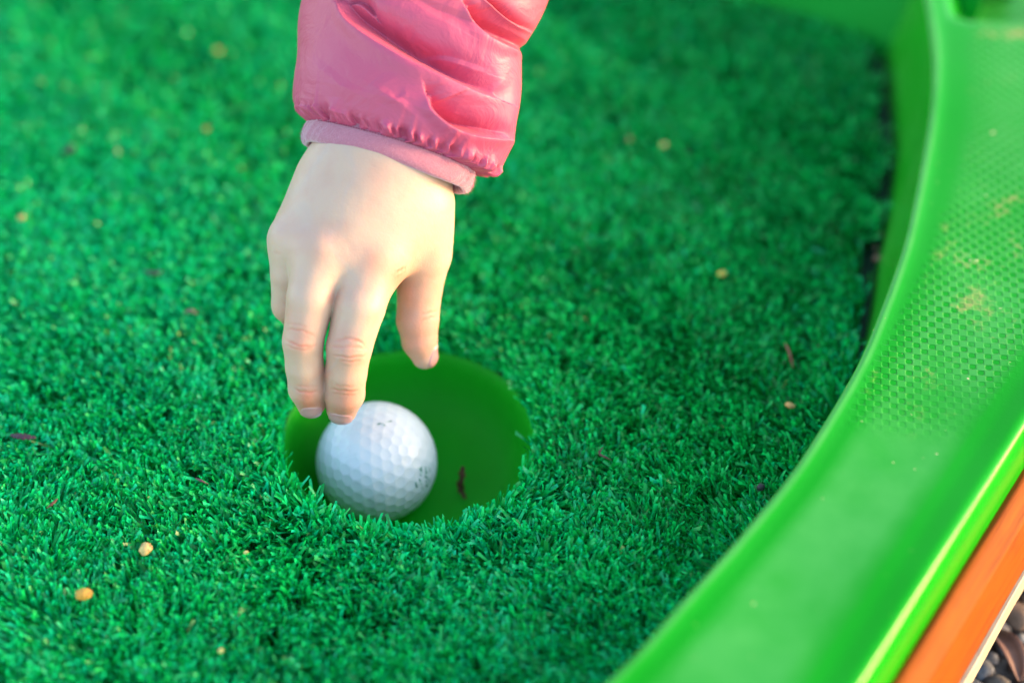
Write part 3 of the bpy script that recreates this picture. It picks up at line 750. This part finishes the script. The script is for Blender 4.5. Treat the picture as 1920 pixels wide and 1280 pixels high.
curl('leaf_sliver', [(868, 874, -.012), (866, 892, -.016), (864, 915, -.022), (873, 935, -.0255)], 9, (.16, .05, .025), 'curled brown leaf sliver in the cup right of the ball', 'leaf', .3)
curl('hair_strand', [(944, 694, -.004), (942, 715, -.007), (948, 738, -.011), (960, 752, -.013)], 1.2, (.10, .10, .10), 'fine grey strand stuck to the right wall of the cup', 'fibre', .8)

# ------------------------------------------------------------------ pebbles beside the lane
PC = [(.17, .13, .10), (.28, .23, .18), (.10, .09, .09), (.36, .31, .25), (.20, .12, .08), (.13, .13, .14)]
def pebbles():
    placed = []
    tries = 0
    ctr = B(1900, 1230, ZG)[:2]
    seen = 0; vs = []; fs = []
    while tries < 16000:
        tries += 1
        x = ctr[0]+random.uniform(-.10, .16); y = ctr[1]+random.uniform(-.13, .22)
        r = random.choice([.003, .0036, .0045, .0055, .0062])*random.uniform(.85, 1.15)
        if any((x-a)**2+(y-b)**2 < (.86*(r+c))**2 for a, b, c in placed): continue
        placed.append((x, y, r))
        px, py = w2px(np.array([x, y, ZG+r*.5]))
        col = random.choice(PC)
        if -60 < px < 1975 and py < 1340 and px > 1780 and py > 1040:
            rock('pebble', x*9000, y*7000, r*2*5.4*1000/1.1, col, None, None, random.uniform(1.0, 1.5), random.uniform(0, 3), rough=.8, flat=.7, parent=ground, w=(x, y, ZG+r*.45)); seen += 1
        else:
            k = len(vs); q = Matrix.Rotation(random.uniform(0, 3), 3, 'Z'); bm = bmesh.new(); bmesh.ops.create_icosphere(bm, subdivisions=1, radius=r)
            for v in bm.verts:
                c = q @ Vector((v.co.x*1.25, v.co.y, v.co.z*.7))*(1+.15*random.uniform(-1, 1)); vs.append((x+c.x, y+c.y, ZG+r*.45+c.z))
            bm.verts.index_update(); fs += [tuple(k+v.index for v in f.verts) for f in bm.faces]; bm.free()
    q = Mat('gravel_mix', .85); q.set('Base Color', q.mix(q.noise(90, 2), PC[2], PC[1]))
    tag(mesh_obj('gravel', vs, fs, q.m), 'loose grey and brown gravel beside the lane edge', 'gravel', kind='stuff')
    print('pebbles', len(placed), seen)
pebbles()

# brown leaf fallen among the pebbles
def leaf():
    c0 = B(1888, 1222, ZG+.008); vs = []; n = 12
    for i in range(n):
        u = i/(n-1); w = .0042*math.sin(math.pi*(.04+.92*u))**.8
        for j in (-1, -.5, 0, .5, 1):
            x = w*j+.0012*math.sin(u*5); y = (u-.5)*.024
            vs.append((c0[0]+x*.9-y*.25, c0[1]+y*.9+x*.3, c0[2]+abs(j)*w*.7-.002*math.cos(u*5)))
    q = Mat('dry_leaf', .6); q.set('Base Color', q.mix(q.noise(300, 4), (.10, .035, .02), (.22, .09, .05)))
    o = mesh_obj('fallen_leaf', vs, grid_faces(n, 5), q.m)
    md = o.modifiers.new('thick', 'SOLIDIFY'); md.thickness = .0003
    tag(o, 'dry brown leaf lying on the pebbles beside the pale board', 'leaf')
leaf()
